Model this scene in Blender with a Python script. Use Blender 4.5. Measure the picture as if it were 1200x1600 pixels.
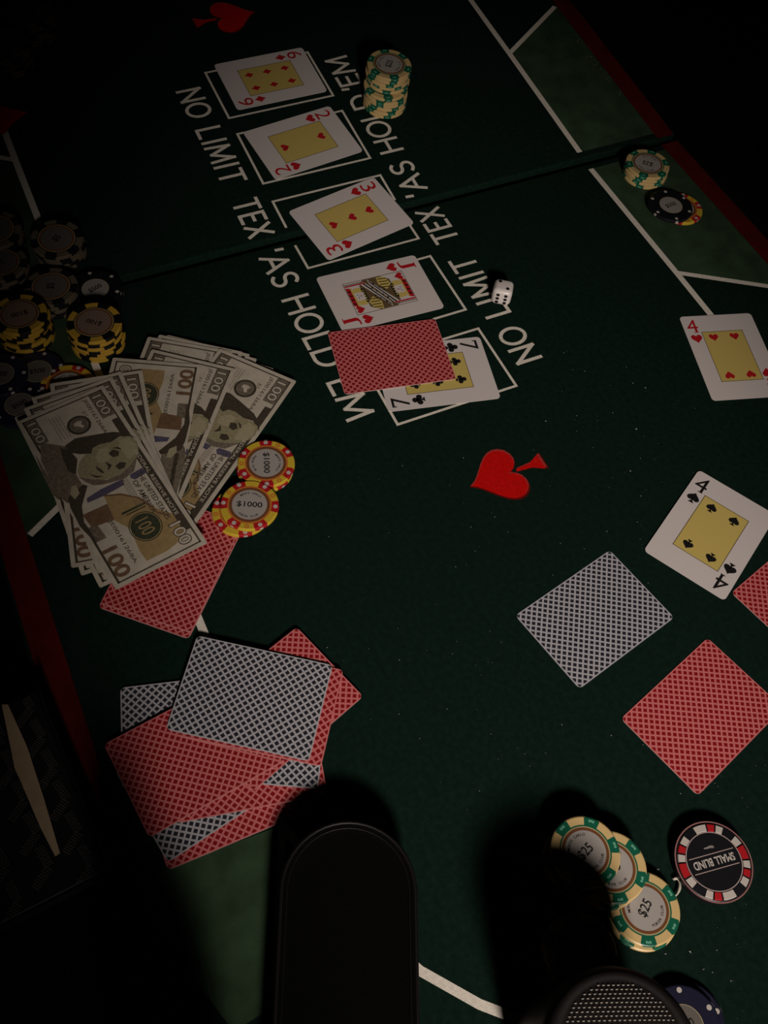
import bpy, bmesh, math, random
from mathutils import Vector, Matrix

# ------------------------------------------------------------------ scene, camera, light
for o in list(bpy.data.objects):
    bpy.data.objects.remove(o)
scene = bpy.context.scene
COL = scene.collection
MM = 0.001
R = math.radians

vs = scene.view_settings
vs.view_transform = 'Standard'
vs.look = 'None'
vs.exposure = 0.0
vs.gamma = 1.0
vs.use_curve_mapping = False

# hand-held phone camera, 57 cm above the felt, looking down and forward
cam_d = bpy.data.cameras.new('camera')
cam = bpy.data.objects.new('camera', cam_d)
COL.objects.link(cam)
cam_d.sensor_fit = 'VERTICAL'
cam_d.sensor_height = 32.0
cam_d.lens = 32.0 * 1521.97 / 1600.0
cam_d.clip_start = 0.01
cr = Vector((0.98968155, 0.12109319, 0.07659548))
cu = Vector((-0.14328443, 0.83640416, 0.52905354))
cf = Vector((0.0, 0.53456947, -0.84512453))
cam.matrix_world = Matrix(((cr.x, cu.x, -cf.x, 0.0), (cr.y, cu.y, -cf.y, 0.0),
                           (cr.z, cu.z, -cf.z, 0.57548), (0, 0, 0, 1)))
scene.camera = cam

world = bpy.data.worlds.new('dark_room')
world.use_nodes = True
world.node_tree.nodes['Background'].inputs[0].default_value = (0.9, 0.85, 0.8, 1)
world.node_tree.nodes['Background'].inputs[1].default_value = 0.0011
scene.world = world

# the only lamp: a small torch-like spot behind the photographer's right shoulder
lamp_d = bpy.data.lights.new('torch_beam', 'SPOT')
lamp_d.energy = 79.0
lamp_d.color = (1.0, 0.885, 0.81)
lamp_d.shadow_soft_size = 0.095
lamp_d.spot_size = R(27.5)
lamp_d.spot_blend = 0.92
lamp = bpy.data.objects.new('torch_beam', lamp_d)
COL.objects.link(lamp)
lamp.location = (0.385, -0.866, 0.84)
lamp.rotation_euler = (Vector((0.107, 0.314, 0.0)) - lamp.location).to_track_quat('-Z', 'Y').to_euler()

random.seed(7)

# ------------------------------------------------------------------ frames of the folding table top
PHI = 0.55676
EU = Vector((math.sin(PHI), -math.cos(PHI), 0))     # along the long axis, towards the near end
EV = Vector((math.cos(PHI), math.sin(PHI), 0))      # across the table
ORG = Vector((-0.0239014, 0.6742182, 0.0))
TILT = 0.083497
STEP = 0.00178

def frame(x, y, z, o):
    return Matrix(((x.x, y.x, z.x, o.x), (x.y, y.y, z.y, o.y), (x.z, y.z, z.z, o.z), (0, 0, 0, 1)))

M_LOW = frame(EU, EV, Vector((0, 0, 1)), ORG)
M_UP = frame(EU * math.cos(TILT) - Vector((0, 0, math.sin(TILT))), EV,
             EU * math.sin(TILT) + Vector((0, 0, math.cos(TILT))), ORG + Vector((0, 0, STEP)))

def pose(x, y, z, deg, base=None, tilt=None):
    m = Matrix.Translation((x * MM, y * MM, z * MM)) @ Matrix.Rotation(R(deg), 4, 'Z')
    if tilt:
        m = Matrix.Translation((x * MM, y * MM, z * MM)) @ Matrix.Rotation(R(tilt[1]), 4, Vector((math.cos(R(tilt[0])), math.sin(R(tilt[0])), 0))) @ Matrix.Rotation(R(deg), 4, 'Z')
    return (base @ m) if base else m

# ------------------------------------------------------------------ materials
MATS = {}
def lin(c):
    return tuple(((v / 255) / 12.92 if v / 255 <= 0.04045 else ((v / 255 + 0.055) / 1.055) ** 2.4) for v in c)

def mat(name, rgb, rough=0.6, spec=0.3, noise=0.0, nscale=300.0, bump=0.0, bscale=800.0, metallic=0.0):
    if name in MATS:
        return MATS[name]
    m = bpy.data.materials.new(name)
    m.use_nodes = True
    nt = m.node_tree
    b = nt.nodes['Principled BSDF']
    col = (*rgb, 1)
    b.inputs['Base Color'].default_value = col
    b.inputs['Roughness'].default_value = rough
    b.inputs['Specular IOR Level'].default_value = spec
    b.inputs['Metallic'].default_value = metallic
    tc = nt.nodes.new('ShaderNodeTexCoord')
    if noise:
        n = nt.nodes.new('ShaderNodeTexNoise')
        n.inputs['Scale'].default_value = nscale
        n.inputs['Detail'].default_value = 5
        nt.links.new(tc.outputs['Object'], n.inputs['Vector'])
        r = nt.nodes.new('ShaderNodeMapRange')
        r.inputs[1].default_value = 0.3
        r.inputs[2].default_value = 0.7
        r.inputs[3].default_value = 1 - noise
        r.inputs[4].default_value = 1 + noise
        nt.links.new(n.outputs['Fac'], r.inputs[0])
        mx = nt.nodes.new('ShaderNodeMix')
        mx.data_type = 'RGBA'
        mx.blend_type = 'MULTIPLY'
        mx.inputs[0].default_value = 1
        mx.inputs[6].default_value = col
        nt.links.new(r.outputs[0], mx.inputs[7])
        nt.links.new(mx.outputs[2], b.inputs['Base Color'])
    if bump:
        n = nt.nodes.new('ShaderNodeTexNoise')
        n.inputs['Scale'].default_value = bscale
        n.inputs['Detail'].default_value = 4
        nt.links.new(tc.outputs['Object'], n.inputs['Vector'])
        bp = nt.nodes.new('ShaderNodeBump')
        bp.inputs['Strength'].default_value = bump
        bp.inputs['Distance'].default_value = 0.0006
        nt.links.new(n.outputs['Fac'], bp.inputs['Height'])
        nt.links.new(bp.outputs[0], b.inputs['Normal'])
    MATS[name] = m
    return m

def lattice(name, ground, line, pitch=3.55, lw=1.2):
    """card back: diagonal lattice print with a thin pale margin"""
    m = bpy.data.materials.new(name)
    m.use_nodes = True
    nt = m.node_tree
    b = nt.nodes['Principled BSDF']
    b.inputs['Roughness'].default_value = 0.45
    b.inputs['Specular IOR Level'].default_value = 0.25
    tc = nt.nodes.new('ShaderNodeTexCoord')
    sp = nt.nodes.new('ShaderNodeSeparateXYZ')
    nt.links.new(tc.outputs['Object'], sp.inputs[0])
    def M(op, a, c=None, d=None):
        n = nt.nodes.new('ShaderNodeMath')
        n.operation = op
        for i, v in enumerate((a, c, d)):
            if v is None:
                continue
            if isinstance(v, (int, float)):
                n.inputs[i].default_value = v
            else:
                nt.links.new(v, n.inputs[i])
        return n.outputs[0]
    x, y = sp.outputs[0], sp.outputs[1]
    k = 1 / (math.sqrt(2) * pitch * MM)
    masks = []
    for op in ('ADD', 'SUBTRACT'):
        t = M('MULTIPLY', M(op, x, y), k)
        t = M('ABSOLUTE', M('SUBTRACT', M('FRACT', M('ADD', t, 100.5)), 0.5))
        masks.append(M('LESS_THAN', t, lw / pitch / 2))
    mk = M('MAXIMUM', masks[0], masks[1])
    e = M('MAXIMUM', M('GREATER_THAN', M('ABSOLUTE', x), 30.7 * MM), M('GREATER_THAN', M('ABSOLUTE', y), 43.2 * MM))
    mk = M('MAXIMUM', mk, e)
    mx = nt.nodes.new('ShaderNodeMix')
    mx.data_type = 'RGBA'
    nt.links.new(mk, mx.inputs[0])
    mx.inputs[6].default_value = (*ground, 1)
    mx.inputs[7].default_value = (*line, 1)
    nt.links.new(mx.outputs[2], b.inputs['Base Color'])
    MATS[name] = m
    return m

FELT = mat('green_felt', (0.0054, 0.0155, 0.0108), 0.95, 0.04, 0.20, 260, 0.5, 1500)
OLIVE = mat('olive_felt_print', (0.034, 0.062, 0.032), 0.95, 0.04, 0.28, 45, 0.5, 1500)
LINE = mat('felt_white_print', (0.74, 0.68, 0.58), 0.9, 0.1, 0.12, 500, 0.4, 1500)
REDP = mat('felt_red_print', (0.58, 0.005, 0.004), 0.9, 0.04, 0.12, 400, 0.6, 1200)
REDP_D = mat('felt_dark_red_print', (0.13, 0.004, 0.003), 0.9, 0.04, 0.2, 400, 0.6, 1200)
REDP_L = mat('felt_pale_red_print', (0.40, 0.035, 0.03), 0.9, 0.04, 0.2, 400, 0.6, 1200)
RIM = mat('red_vinyl_edge', (0.085, 0.004, 0.0025), 0.8, 0.1, 0.2, 60, 0.2, 900)
BLACKW = mat('black_underside', (0.004, 0.004, 0.004), 0.9, 0.1)
FLOORM = mat('dark_floor_cloth', (0.004, 0.0038, 0.0036), 0.95, 0.05, 0.3, 12)
PAPER = mat('card_stock', (0.66, 0.60, 0.57), 0.5, 0.25)
YEL = mat('card_yellow_print', (0.60, 0.46, 0.13), 0.5, 0.25)
INK_R = mat('card_red_ink', (0.46, 0.012, 0.018), 0.5, 0.2)
INK_K = mat('card_black_ink', (0.012, 0.011, 0.011), 0.5, 0.2)
INK_B = mat('card_brown_ink', (0.13, 0.085, 0.04), 0.5, 0.2)
BACK_R = lattice('red_lattice_back', (0.25, 0.008, 0.011), (0.60, 0.165, 0.16))
BACK_K = lattice('black_lattice_back', (0.022, 0.022, 0.030), (0.42, 0.41, 0.43))
GREEN = mat('chip_green', (0.006, 0.105, 0.055), 0.4, 0.4)
MINT = mat('chip_mint_print', (0.16, 0.42, 0.30), 0.4, 0.4)
TAN = mat('chip_tan', (0.62, 0.44, 0.19), 0.4, 0.4)
GOLDR = mat('chip_gold_ring', (0.40, 0.33, 0.17), 0.35, 0.5)
BROWN = mat('chip_brown_ring', (0.16, 0.06, 0.022), 0.4, 0.4)
LABEL = mat('chip_label', (0.36, 0.33, 0.30), 0.4, 0.4)
LABELG = mat('chip_label_grey_shaded', (0.13, 0.115, 0.10), 0.4, 0.4)  # darkened so the dimness of the left stacks sits in the colour
LABELT = mat('chip_label_tan', (0.22, 0.15, 0.11), 0.4, 0.4)
CHK = mat('chip_black', (0.008, 0.008, 0.010), 0.4, 0.4)
CHNAVY = mat('chip_navy', (0.012, 0.012, 0.030), 0.4, 0.4)
CHW = mat('chip_white', (0.52, 0.47, 0.42), 0.4, 0.4)
CHGOLD = mat('chip_gold', (0.55, 0.33, 0.04), 0.4, 0.4)
CHYEL = mat('chip_yellow', (0.60, 0.42, 0.035), 0.4, 0.4)
CHRED = mat('chip_red', (0.42, 0.012, 0.016), 0.4, 0.4)
CHORG = mat('chip_orange_print', (0.55, 0.16, 0.03), 0.4, 0.4)
DIEM = mat('die_white', (0.72, 0.66, 0.62), 0.3, 0.5)
CASEM = mat('black_leather', (0.0007, 0.0006, 0.0005), 0.8, 0.07, 0.25, 120, 0.3, 700)
PIPING = mat('black_piping', (0.006, 0.005, 0.005), 0.5, 0.25)
BAGM = mat('black_coated_canvas', (0.006, 0.006, 0.006), 0.6, 0.2, 0.2, 200)
BAGDOT = mat('pale_dots', (0.16, 0.14, 0.13), 0.7, 0.2)
BEIGE = mat('beige_lining', (0.36, 0.26, 0.16), 0.8, 0.2, 0.08, 200)
MESHK = mat('black_mesh', (0.010, 0.008, 0.0075), 0.5, 0.3)
MESHDOT = mat('pale_mesh_studs', (0.26, 0.23, 0.20), 0.4, 0.4)
CRUMB = mat('pale_crumbs', (0.42, 0.42, 0.38), 0.8, 0.2)
PLASTIC = mat('pale_plastic', (0.52, 0.47, 0.38), 0.4, 0.4)
BLUEG = mat('grey_blue_card', (0.16, 0.21, 0.22), 0.6, 0.2)
NPAPER = mat('note_paper', (0.52, 0.465, 0.37), 0.75, 0.15, 0.10, 120)
N_INK = mat('note_dark_ink', (0.062, 0.050, 0.034), 0.75, 0.15, 0.25, 500)
N_MID = mat('note_mid_ink', (0.175, 0.142, 0.102), 0.75, 0.15, 0.3, 400)
N_SKIN = mat('note_face_tone', (0.30, 0.265, 0.155), 0.75, 0.15, 0.15, 500)
N_HI = mat('note_face_light', (0.38, 0.34, 0.21), 0.75, 0.15, 0.1, 500)
N_GOLD = mat('note_gold_wash', (0.34, 0.235, 0.105), 0.75, 0.15, 0.12, 250)
N_COPPER = mat('note_copper', (0.17, 0.098, 0.055), 0.75, 0.15, 0.2, 300)
N_BLUE = mat('note_blue_ribbon', (0.095, 0.085, 0.13), 0.7, 0.15, 0.25, 900)
N_GREEN = mat('note_dark_green', (0.045, 0.052, 0.030), 0.75, 0.15, 0.25, 500)

# ------------------------------------------------------------------ mesh helpers (all in millimetres)
class G:
    def __init__(s):
        s.v, s.f, s.m, s.mats = [], [], [], []
    def slot(s, m):
        if m not in s.mats:
            s.mats.append(m)
        return s.mats.index(m)
    def add(s, vs_, fs_, m):
        k = len(s.v)
        i = s.slot(m)
        s.v += [tuple(a) for a in vs_]
        for f in fs_:
            s.f.append([k + j for j in f])
            s.m.append(i)
        return s
    def poly(s, pts, z, m):
        return s.add([(a, b, z) for a, b in pts], [list(range(len(pts)))], m)
    def rect(s, x0, y0, x1, y1, z, m):
        return s.poly([(x0, y0), (x1, y0), (x1, y1), (x0, y1)], z, m)
    def ring(s, r0, r1, z, m, n=48, a0=0.0, a1=360.0, cx=0.0, cy=0.0, sy=1.0):
        full = abs(a1 - a0) >= 359.9
        k = n if full else n + 1
        vs_ = []
        for i in range(k):
            a = R(a0 + (a1 - a0) * i / n)
            for r in (r0, r1):
                vs_.append((cx + r * math.cos(a), cy + r * math.sin(a) * sy, z))
        fs_ = []
        for i in range(n):
            j = (i + 1) % k
            fs_.append([2 * i, 2 * i + 1, 2 * j + 1, 2 * j])
        return s.add(vs_, fs_, m)
    def disc(s, r, z, m, n=40, cx=0.0, cy=0.0, sy=1.0):
        return s.poly([(cx + r * math.cos(2 * math.pi * i / n), cy + r * sy * math.sin(2 * math.pi * i / n)) for i in range(n)], z, m)
    def prism(s, pts, z0, z1, m, bottom=True):
        n = len(pts)
        vs_ = [(a, b, z0) for a, b in pts] + [(a, b, z1) for a, b in pts]
        fs_ = [[i, (i + 1) % n, n + (i + 1) % n, n + i] for i in range(n)] + [list(range(n, 2 * n))]
        if bottom:
            fs_.append(list(range(n - 1, -1, -1)))
        return s.add(vs_, fs_, m)
    def strip(s, pts, w, z, m):
        """flat band of width w along a polyline, mitred"""
        l, r = [], []
        for i, q in enumerate(pts):
            q = Vector(q)
            d1 = (q - Vector(pts[i - 1])).normalized() if i else None
            d2 = (Vector(pts[i + 1]) - q).normalized() if i < len(pts) - 1 else None
            d = ((d1 or d2) + (d2 or d1)).normalized()
            nrm = Vector((-d.y, d.x))
            c = nrm.dot(Vector((-(d2 or d1).y, (d2 or d1).x)))
            o = nrm * (w / 2 / max(c, 0.4))
            l.append(q + o)
            r.append(q - o)
        n = len(pts)
        return s.add([(a.x, a.y, z) for a in r] + [(a.x, a.y, z) for a in l],
                     [[i, i + 1, n + i + 1, n + i] for i in range(n - 1)], m)
    def text(s, string, z, m, h=None, w=None, cx=0.0, cy=0.0, deg=0.0, bold=0.0, x0=None, y0=None):
        vs_, fs_, (ax, ay, bx, by) = text_geo(string, bold)
        sh = h / (by - ay) if h else None
        sw = w / (bx - ax) if w else sh
        if sh is None:
            sh = sw
        c, sn = math.cos(R(deg)), math.sin(R(deg))
        out = []
        for x, y in vs_:
            px = (x - (ax + bx) / 2) * sw
            py = (y - (ay + by) / 2) * sh
            out.append((cx + px * c - py * sn, cy + px * sn + py * c, z))
        return s.add(out, fs_, m)
    def xf(s, M):
        s.v = [tuple(M @ Vector(a)) for a in s.v]
        return s
    def mesh(s, name, smooth=False):
        me = bpy.data.meshes.new(name)
        me.from_pydata([(a * MM, b * MM, c * MM) for a, b, c in s.v], [], s.f)
        for m in s.mats:
            me.materials.append(m)
        me.polygons.foreach_set('material_index', s.m)
        if smooth:
            me.polygons.foreach_set('use_smooth', [True] * len(s.f))
        me.update()
        return me

_tc = {}
def text_geo(string, bold=0.0):
    key = (string, bold)
    if key in _tc:
        return _tc[key]
    c = bpy.data.curves.new('t', 'FONT')
    c.body = string
    c.size = 1.0
    c.resolution_u = 4
    c.offset = bold
    ob = bpy.data.objects.new('t', c)
    COL.objects.link(ob)
    me = bpy.data.meshes.new_from_object(ob.evaluated_get(bpy.context.evaluated_depsgraph_get()))
    vs_ = [(v.co.x, v.co.y) for v in me.vertices]
    fs_ = [list(q.vertices) for q in me.polygons]
    bpy.data.objects.remove(ob)
    bpy.data.curves.remove(c)
    bpy.data.meshes.remove(me)
    xs = [a for a, _ in vs_]
    ys = [b for _, b in vs_]
    _tc[key] = (vs_, fs_, (min(xs), min(ys), max(xs), max(ys)))
    return _tc[key]

def obj(name, me, parent=None, M=None):
    o = bpy.data.objects.new(name, me)
    COL.objects.link(o)
    if parent is not None:
        o.parent = parent
        if M is not None:
            o.matrix_local = M
    elif M is not None:
        o.matrix_world = M
    return o

def tag(o, label, cat, group=None, kind=None):
    o['label'] = label
    o['category'] = cat
    if group:
        o['group'] = group
    if kind:
        o['kind'] = kind
    return o

def bevel_mesh(me, width, seg=2, ang=30):
    bm = bmesh.new()
    bm.from_mesh(me)
    ed = [e for e in bm.edges if len(e.link_faces) == 2 and e.calc_face_angle(0) > R(ang)]
    bmesh.ops.bevel(bm, geom=ed, offset=width * MM, segments=seg, affect='EDGES', profile=0.5)
    bm.to_mesh(me)
    bm.free()
    me.update()
    return me

def rrect(w, h, r, n=5):
    pts = []
    for cx, cy, a in ((w / 2 - r, h / 2 - r, 0), (-w / 2 + r, h / 2 - r, 90), (-w / 2 + r, -h / 2 + r, 180), (w / 2 - r, -h / 2 + r, 270)):
        for i in range(n + 1):
            t = R(a + 90 * i / n)
            pts.append((cx + r * math.cos(t), cy + r * math.sin(t)))
    return pts

# suit outlines, unit height about the origin, tip conventions as printed upright
def heart(s=1.0):
    pts = []
    for i in range(36):
        t = 2 * math.pi * i / 36
        pts.append((s * 0.030 * 16 * math.sin(t) ** 3, s * 0.032 * (13 * math.cos(t) - 5 * math.cos(2 * t) - 2 * math.cos(3 * t) - math.cos(4 * t) + 2.5)))
    return [pts[::-1]]
def diamond(s=1.0):
    out = []
    c = [(0, 0.56), (-0.42, 0), (0, -0.56), (0.42, 0)]
    for i in range(4):
        a, b = c[i], c[(i + 1) % 4]
        for k in range(4):
            t = k / 4
            w = 1 - 0.10 * math.sin(math.pi * t)
            out.append((s * (a[0] + (b[0] - a[0]) * t) * w, s * (a[1] + (b[1] - a[1]) * t) * w))
    return [out]
def circ(cx, cy, r, n=18):
    return [(cx + r * math.cos(2 * math.pi * i / n), cy + r * math.sin(2 * math.pi * i / n)) for i in range(n)]
def stem(s):
    return [(-0.035 * s, -0.05 * s), (-0.07 * s, -0.32 * s), (-0.24 * s, -0.52 * s), (0.24 * s, -0.52 * s), (0.07 * s, -0.32 * s), (0.035 * s, -0.05 * s)]
def spade(s=1.0):
    h = [(-x * 1.0, -y * 0.86 + 0.10 * s) for x, y in heart(s)[0]]
    return [h, stem(s)]
def club(s=1.0):
    return [circ(0, 0.26 * s, 0.235 * s), circ(-0.25 * s, -0.10 * s, 0.235 * s), circ(0.25 * s, -0.10 * s, 0.235 * s),
            [(-0.12 * s, -0.05 * s), (0.12 * s, -0.05 * s), (0.08 * s, 0.15 * s), (-0.08 * s, 0.15 * s)], stem(s)]
SUIT = {'h': heart, 'd': diamond, 's': spade, 'c': club}

# ------------------------------------------------------------------ setting: dark floor and the two-panel table top
g = G()
g.rect(-2500, -2500, 2500, 2500, 0, FLOORM)
fl = obj('floor', g.mesh('floor'), None, Matrix.Translation((0, 0.4, -0.027)))
fl['kind'] = 'structure'
fl['label'] = 'black cloth-like ground around the folding table top'

VC = -50.0          # centre line of the print
def outline(half_w, corner_u, end_u, n=14):
    """half outline of the elongated octagon-like table: list of (u, v) from v=+ side to v=- side at the near end"""
    pts = []
    for i in range(n + 1):
        a = R(90 * i / n)
        ca, sa = math.cos(a), math.sin(a)
        e = 2 / 2.2
        pts.append((corner_u + (end_u - corner_u) * sa ** e, VC + half_w * max(ca, 0) ** e))
    return pts + [(u, 2 * VC - v) for u, v in pts[-2::-1]]

def panel(name, M, sgn, label):
    """one half of the folding table top; sgn=+1 near half, -1 far half; local axes u, v"""
    def P(pts):
        q = [(sgn * u, v) for u, v in pts]
        return q if sgn > 0 else q[::-1]
    edge = outline(323 + 21, 440, 850)
    g = G()
    g.prism(P([(3.0, VC - 344)] + [(3.0, VC + 344)] + edge)[::1] if sgn > 0 else P([(3.0, VC - 344)] + [(3.0, VC + 344)] + edge), -25, 0, FELT)
    me = g.mesh('panel_body')
    bm = bmesh.new()
    bm.from_mesh(me)
    bmesh.ops.recalc_face_normals(bm, faces=bm.faces)
    bm.to_mesh(me)
    bm.free()
    bevel_mesh(me, 2.2, 3, 40)
    body = obj(name, me, None, M)
    tag(body, label, 'table top')
    # red edge band
    inner = [(3.6, VC + 323)] + outline(323, 440, 829) + [(3.6, VC - 323)]
    outer = [(3.6, VC + 341.5)] + outline(341.5, 440, 847.5) + [(3.6, VC - 341.5)]
    n = len(inner)
    g = G()
    vs_ = [(sgn * a, b, 0.25) for a, b in inner] + [(sgn * a, b, 0.25) for a, b in outer]
    fs_ = [[i, i + 1, n + i + 1, n + i] for i in range(n - 1)]
    if sgn > 0:
        fs_ = [f[::-1] for f in fs_]
    g.add(vs_, fs_, RIM)
    rim = obj('edge_band', g.mesh('edge_band'), body)
    rim['label'] = 'dark red band along the outer edge'
    # betting line: straight on both long sides, bowed at the end
    W = 5.4
    line_pts = [(10.5, VC + 240)] + [(152, VC + 240), (448, VC + 238), (500, VC + 222), (549, VC + 199), (577, VC + 177), (600, VC + 153), (640, VC + 112), (682, VC + 66), (712, VC + 28)]
    line_pts = line_pts + [(719, VC)] + [(u, 2 * VC - v) for u, v in line_pts[::-1]]
    def thick(ptsl, w, nm, z=0.12, m=LINE):
        gg = G()
        gg.strip(P(ptsl), w, z, m)
        mm = gg.mesh(nm)
        bm = bmesh.new()
        bm.from_mesh(mm)
        for f in bm.faces:
            if f.normal.z < 0:
                f.normal_flip()
        bm.to_mesh(mm)
        bm.free()
        return obj(nm, mm, body)
    thick(line_pts, W, 'betting_line')
    # side boxes (olive) with their slanted dividers, and the corner boxes
    for s2 in (1, -1):
        def vv(v):
            return VC + s2 * v
        gg = G()
        gg.poly([(sgn * 10.5, vv(240)), (sgn * 152, vv(240)), (sgn * 203, vv(323)), (sgn * 10.5, vv(323))], 0.06, OLIVE)
        mm = gg.mesh('betting_box')
        fix_up(mm)
        obj('betting_box', mm, body)
        gg = G()
        gg.poly([(sgn * 447, vv(238)), (sgn * 532, vv(276)), (sgn * 535, vv(300)), (sgn * 470, vv(321)), (sgn * 443, vv(322))], 0.06, OLIVE)
        mm = gg.mesh('betting_box')
        fix_up(mm)
        obj('betting_box', mm, body)
        thick([(152, vv(240)), (203, vv(321))], 4.6, 'divider_line', 0.10)
        thick([(447, vv(238)), (532, vv(276))], 4.6, 'divider_line', 0.10)
    return body

def fix_up(mm):
    bm = bmesh.new()
    bm.from_mesh(mm)
    for f in bm.faces:
        f.normal_update()
        if f.normal.z < 0:
            f.normal_flip()
    bm.to_mesh(mm)
    bm.free()

near = panel('table_top_panel', M_LOW, 1, 'near green felt half of the folding poker table top, bearing most of the cards')
far = panel('table_top_panel', M_UP, -1, 'far green felt half of the folding poker table top, under the six of diamonds')

# card slots (white outlines)
def slot_line(body, pts):
    g = G()
    g.strip(pts, 2.1, 0.12, LINE)
    me = g.mesh('card_slot_outline')
    fix_up(me)
    obj('card_slot_outline', me, body)
VA, VB = -102.0, -0.5
def closed(u0, u1):
    return [(u0, -52), (u0, VA), (u1, VA), (u1, VB), (u0, VB), (u0, -52)]
for a, b in ((-209, -147), (-126, -63)):
    slot_line(far, closed(a, b))
slot_line(far, [(-9.8, VA), (-41, VA), (-41, VB), (-9.8, VB)])
slot_line(near, [(9.6, VA), (38, VA), (38, VB), (9.6, VB)])
slot_line(near, [(60.5, -52), (60.5, -98), (125.5, -98), (125.5, VB), (60.5, VB), (60.5, -52)])
slot_line(near, closed(147.5, 210.5))

# lettering on the felt: two rows, one for each side of the table
def arc(cx, cy, rx, ry, a0, a1, n=18):
    return [(cx + rx * math.cos(R(a0 + (a1 - a0) * i / n)), cy + ry * math.sin(R(a0 + (a1 - a0) * i / n))) for i in range(n + 1)]
# sans-serif capitals as centre-line strokes: (width, strokes) with cap height 1
GLYPH = {
    'N': (0.72, [[(0, 0), (0, 1)], [(0, 1), (0.72, 0)], [(0.72, 0), (0.72, 1)]]),
    'O': (0.86, [arc(0.43, 0.5, 0.43, 0.5, 90, 450, 32)]),
    'L': (0.50, [[(0, 1), (0, 0), (0.50, 0)]]),
    'I': (0.0, [[(0, 0), (0, 1)]]),
    'M': (0.90, [[(0, 0), (0.07, 1)], [(0.07, 1), (0.45, 0.12)], [(0.45, 0.12), (0.83, 1)], [(0.83, 1), (0.90, 0)]]),
    'T': (0.66, [[(0, 1), (0.66, 1)], [(0.33, 0), (0.33, 1)]]),
    'E': (0.50, [[(0.50, 1), (0, 1), (0, 0), (0.50, 0)], [(0, 0.52), (0.44, 0.52)]]),
    'X': (0.66, [[(0, 0), (0.66, 1)], [(0, 1), (0.66, 0)]]),
    'A': (0.78, [[(0, 0), (0.39, 1)], [(0.39, 1), (0.78, 0)], [(0.14, 0.34), (0.64, 0.34)]]),
    'S': (0.52, [arc(0.27, 0.755, 0.25, 0.245, 38, 262, 14) + arc(0.26, 0.255, 0.26, 0.255, 82, -142, 14)]),
    'H': (0.70, [[(0, 0), (0, 1)], [(0.70, 0), (0.70, 1)], [(0, 0.52), (0.70, 0.52)]]),
    'D': (0.74, [[(0.28, 1), (0, 1), (0, 0), (0.28, 0)], [(0.26, 1)] + arc(0.30, 0.5, 0.44, 0.5, 90, -90, 18) + [(0.26, 0)]]),
    "'": (0.0, [[(0.02, 1.02), (0.0, 0.78)]]),
}
CAPH, STROKE = 20.6, 3.0
words = [('NO', -193, -155), ('LIMIT', -141.5, -71.5), ('TEX', -51, -7.5), ("'AS", 8, 50.5), ('HOLD', 63.5, 141), ("'EM", 149.5, 195)]
for wd, u0, u1 in words:
    gap = 6.6 if 'I' in wd else 5.2
    fit = ((u1 - u0) - STROKE - gap * (len(wd) - 1)) / sum(GLYPH[c][0] for c in wd)
    w = [GLYPH[c][0] * fit for c in wd]
    for row in (0, 1):
        body = (far if u1 < 0 else near) if row == 0 else (far if -u0 < 0 else near)
        x = u0 + STROKE / 2
        for ch, cw in zip(wd, w):
            g = G()
            for k, st in enumerate(GLYPH[ch][1]):
                pts = [(x + a * fit, -134.8 + b * CAPH) for a, b in st]
                if row:
                    pts = [(-a, 2 * VC - 2.5 - b) for a, b in pts]
                # carry each open stroke half a width past its ends
                if ch != 'O':
                    p0, p1 = Vector(pts[0]), Vector(pts[1])
                    pts[0] = tuple(p0 - (p1 - p0).normalized() * STROKE * 0.45)
                    p0, p1 = Vector(pts[-1]), Vector(pts[-2])
                    pts[-1] = tuple(p0 - (p1 - p0).normalized() * STROKE * 0.45)
                g.strip(pts, STROKE, 0.12 + 0.01 * k, LINE)
            me = g.mesh('letter')
            fix_up(me)
            obj('letter', me, body)
            x += cw + gap

# red spade motifs, printed with a pale upper and dark lower rim
def motif(body, cu_, cv, direction):
    """tip towards direction*v"""
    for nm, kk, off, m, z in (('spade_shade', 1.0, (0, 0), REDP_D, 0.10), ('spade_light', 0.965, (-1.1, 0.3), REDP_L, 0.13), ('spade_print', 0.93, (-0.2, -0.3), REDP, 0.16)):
        g = G()
        for k, pp in enumerate(spade(1.0)):
            q = []
            for x, y in pp:
                if k == 0:
                    x, y = x * 48, (y - 0.10) * 54 + 7
                else:
                    x, y = x * 30, (y + 0.28) * 48 - 23
                q.append((x * kk, y * kk))
            # local: y axis (tip) -> direction * v ; x -> perpendicular
            q = [(cu_ + (-direction) * x * -1 + off[0], cv + direction * y + off[1]) for x, y in q]
            g.poly(q, z, m)
        me = g.mesh(nm)
        fix_up(me)
        obj(nm, me, body)
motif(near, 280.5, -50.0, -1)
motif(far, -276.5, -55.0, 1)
g = G()
g.poly([(-205 + a * 50, -291 + b * 46) for a, b in diamond(1.0)[0]], 0.17, REDP)
me = g.mesh('diamond_print')
fix_up(me)
obj('diamond_print', me, far)

# ------------------------------------------------------------------ playing cards
CARD_PTS = rrect(63, 88, 3.2)
def card_mesh(nm, top):
    g = G()
    g.prism(CARD_PTS, 0.0, 0.28, PAPER)
    i = g.slot(top)
    n = len(CARD_PTS)
    g.m[n] = i
    return g.mesh(nm)
CARD_FACE = card_mesh('card_face', PAPER)
CARD_RED = card_mesh('card_red_back', BACK_R)
CARD_BLK = card_mesh('card_black_back', BACK_K)

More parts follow.
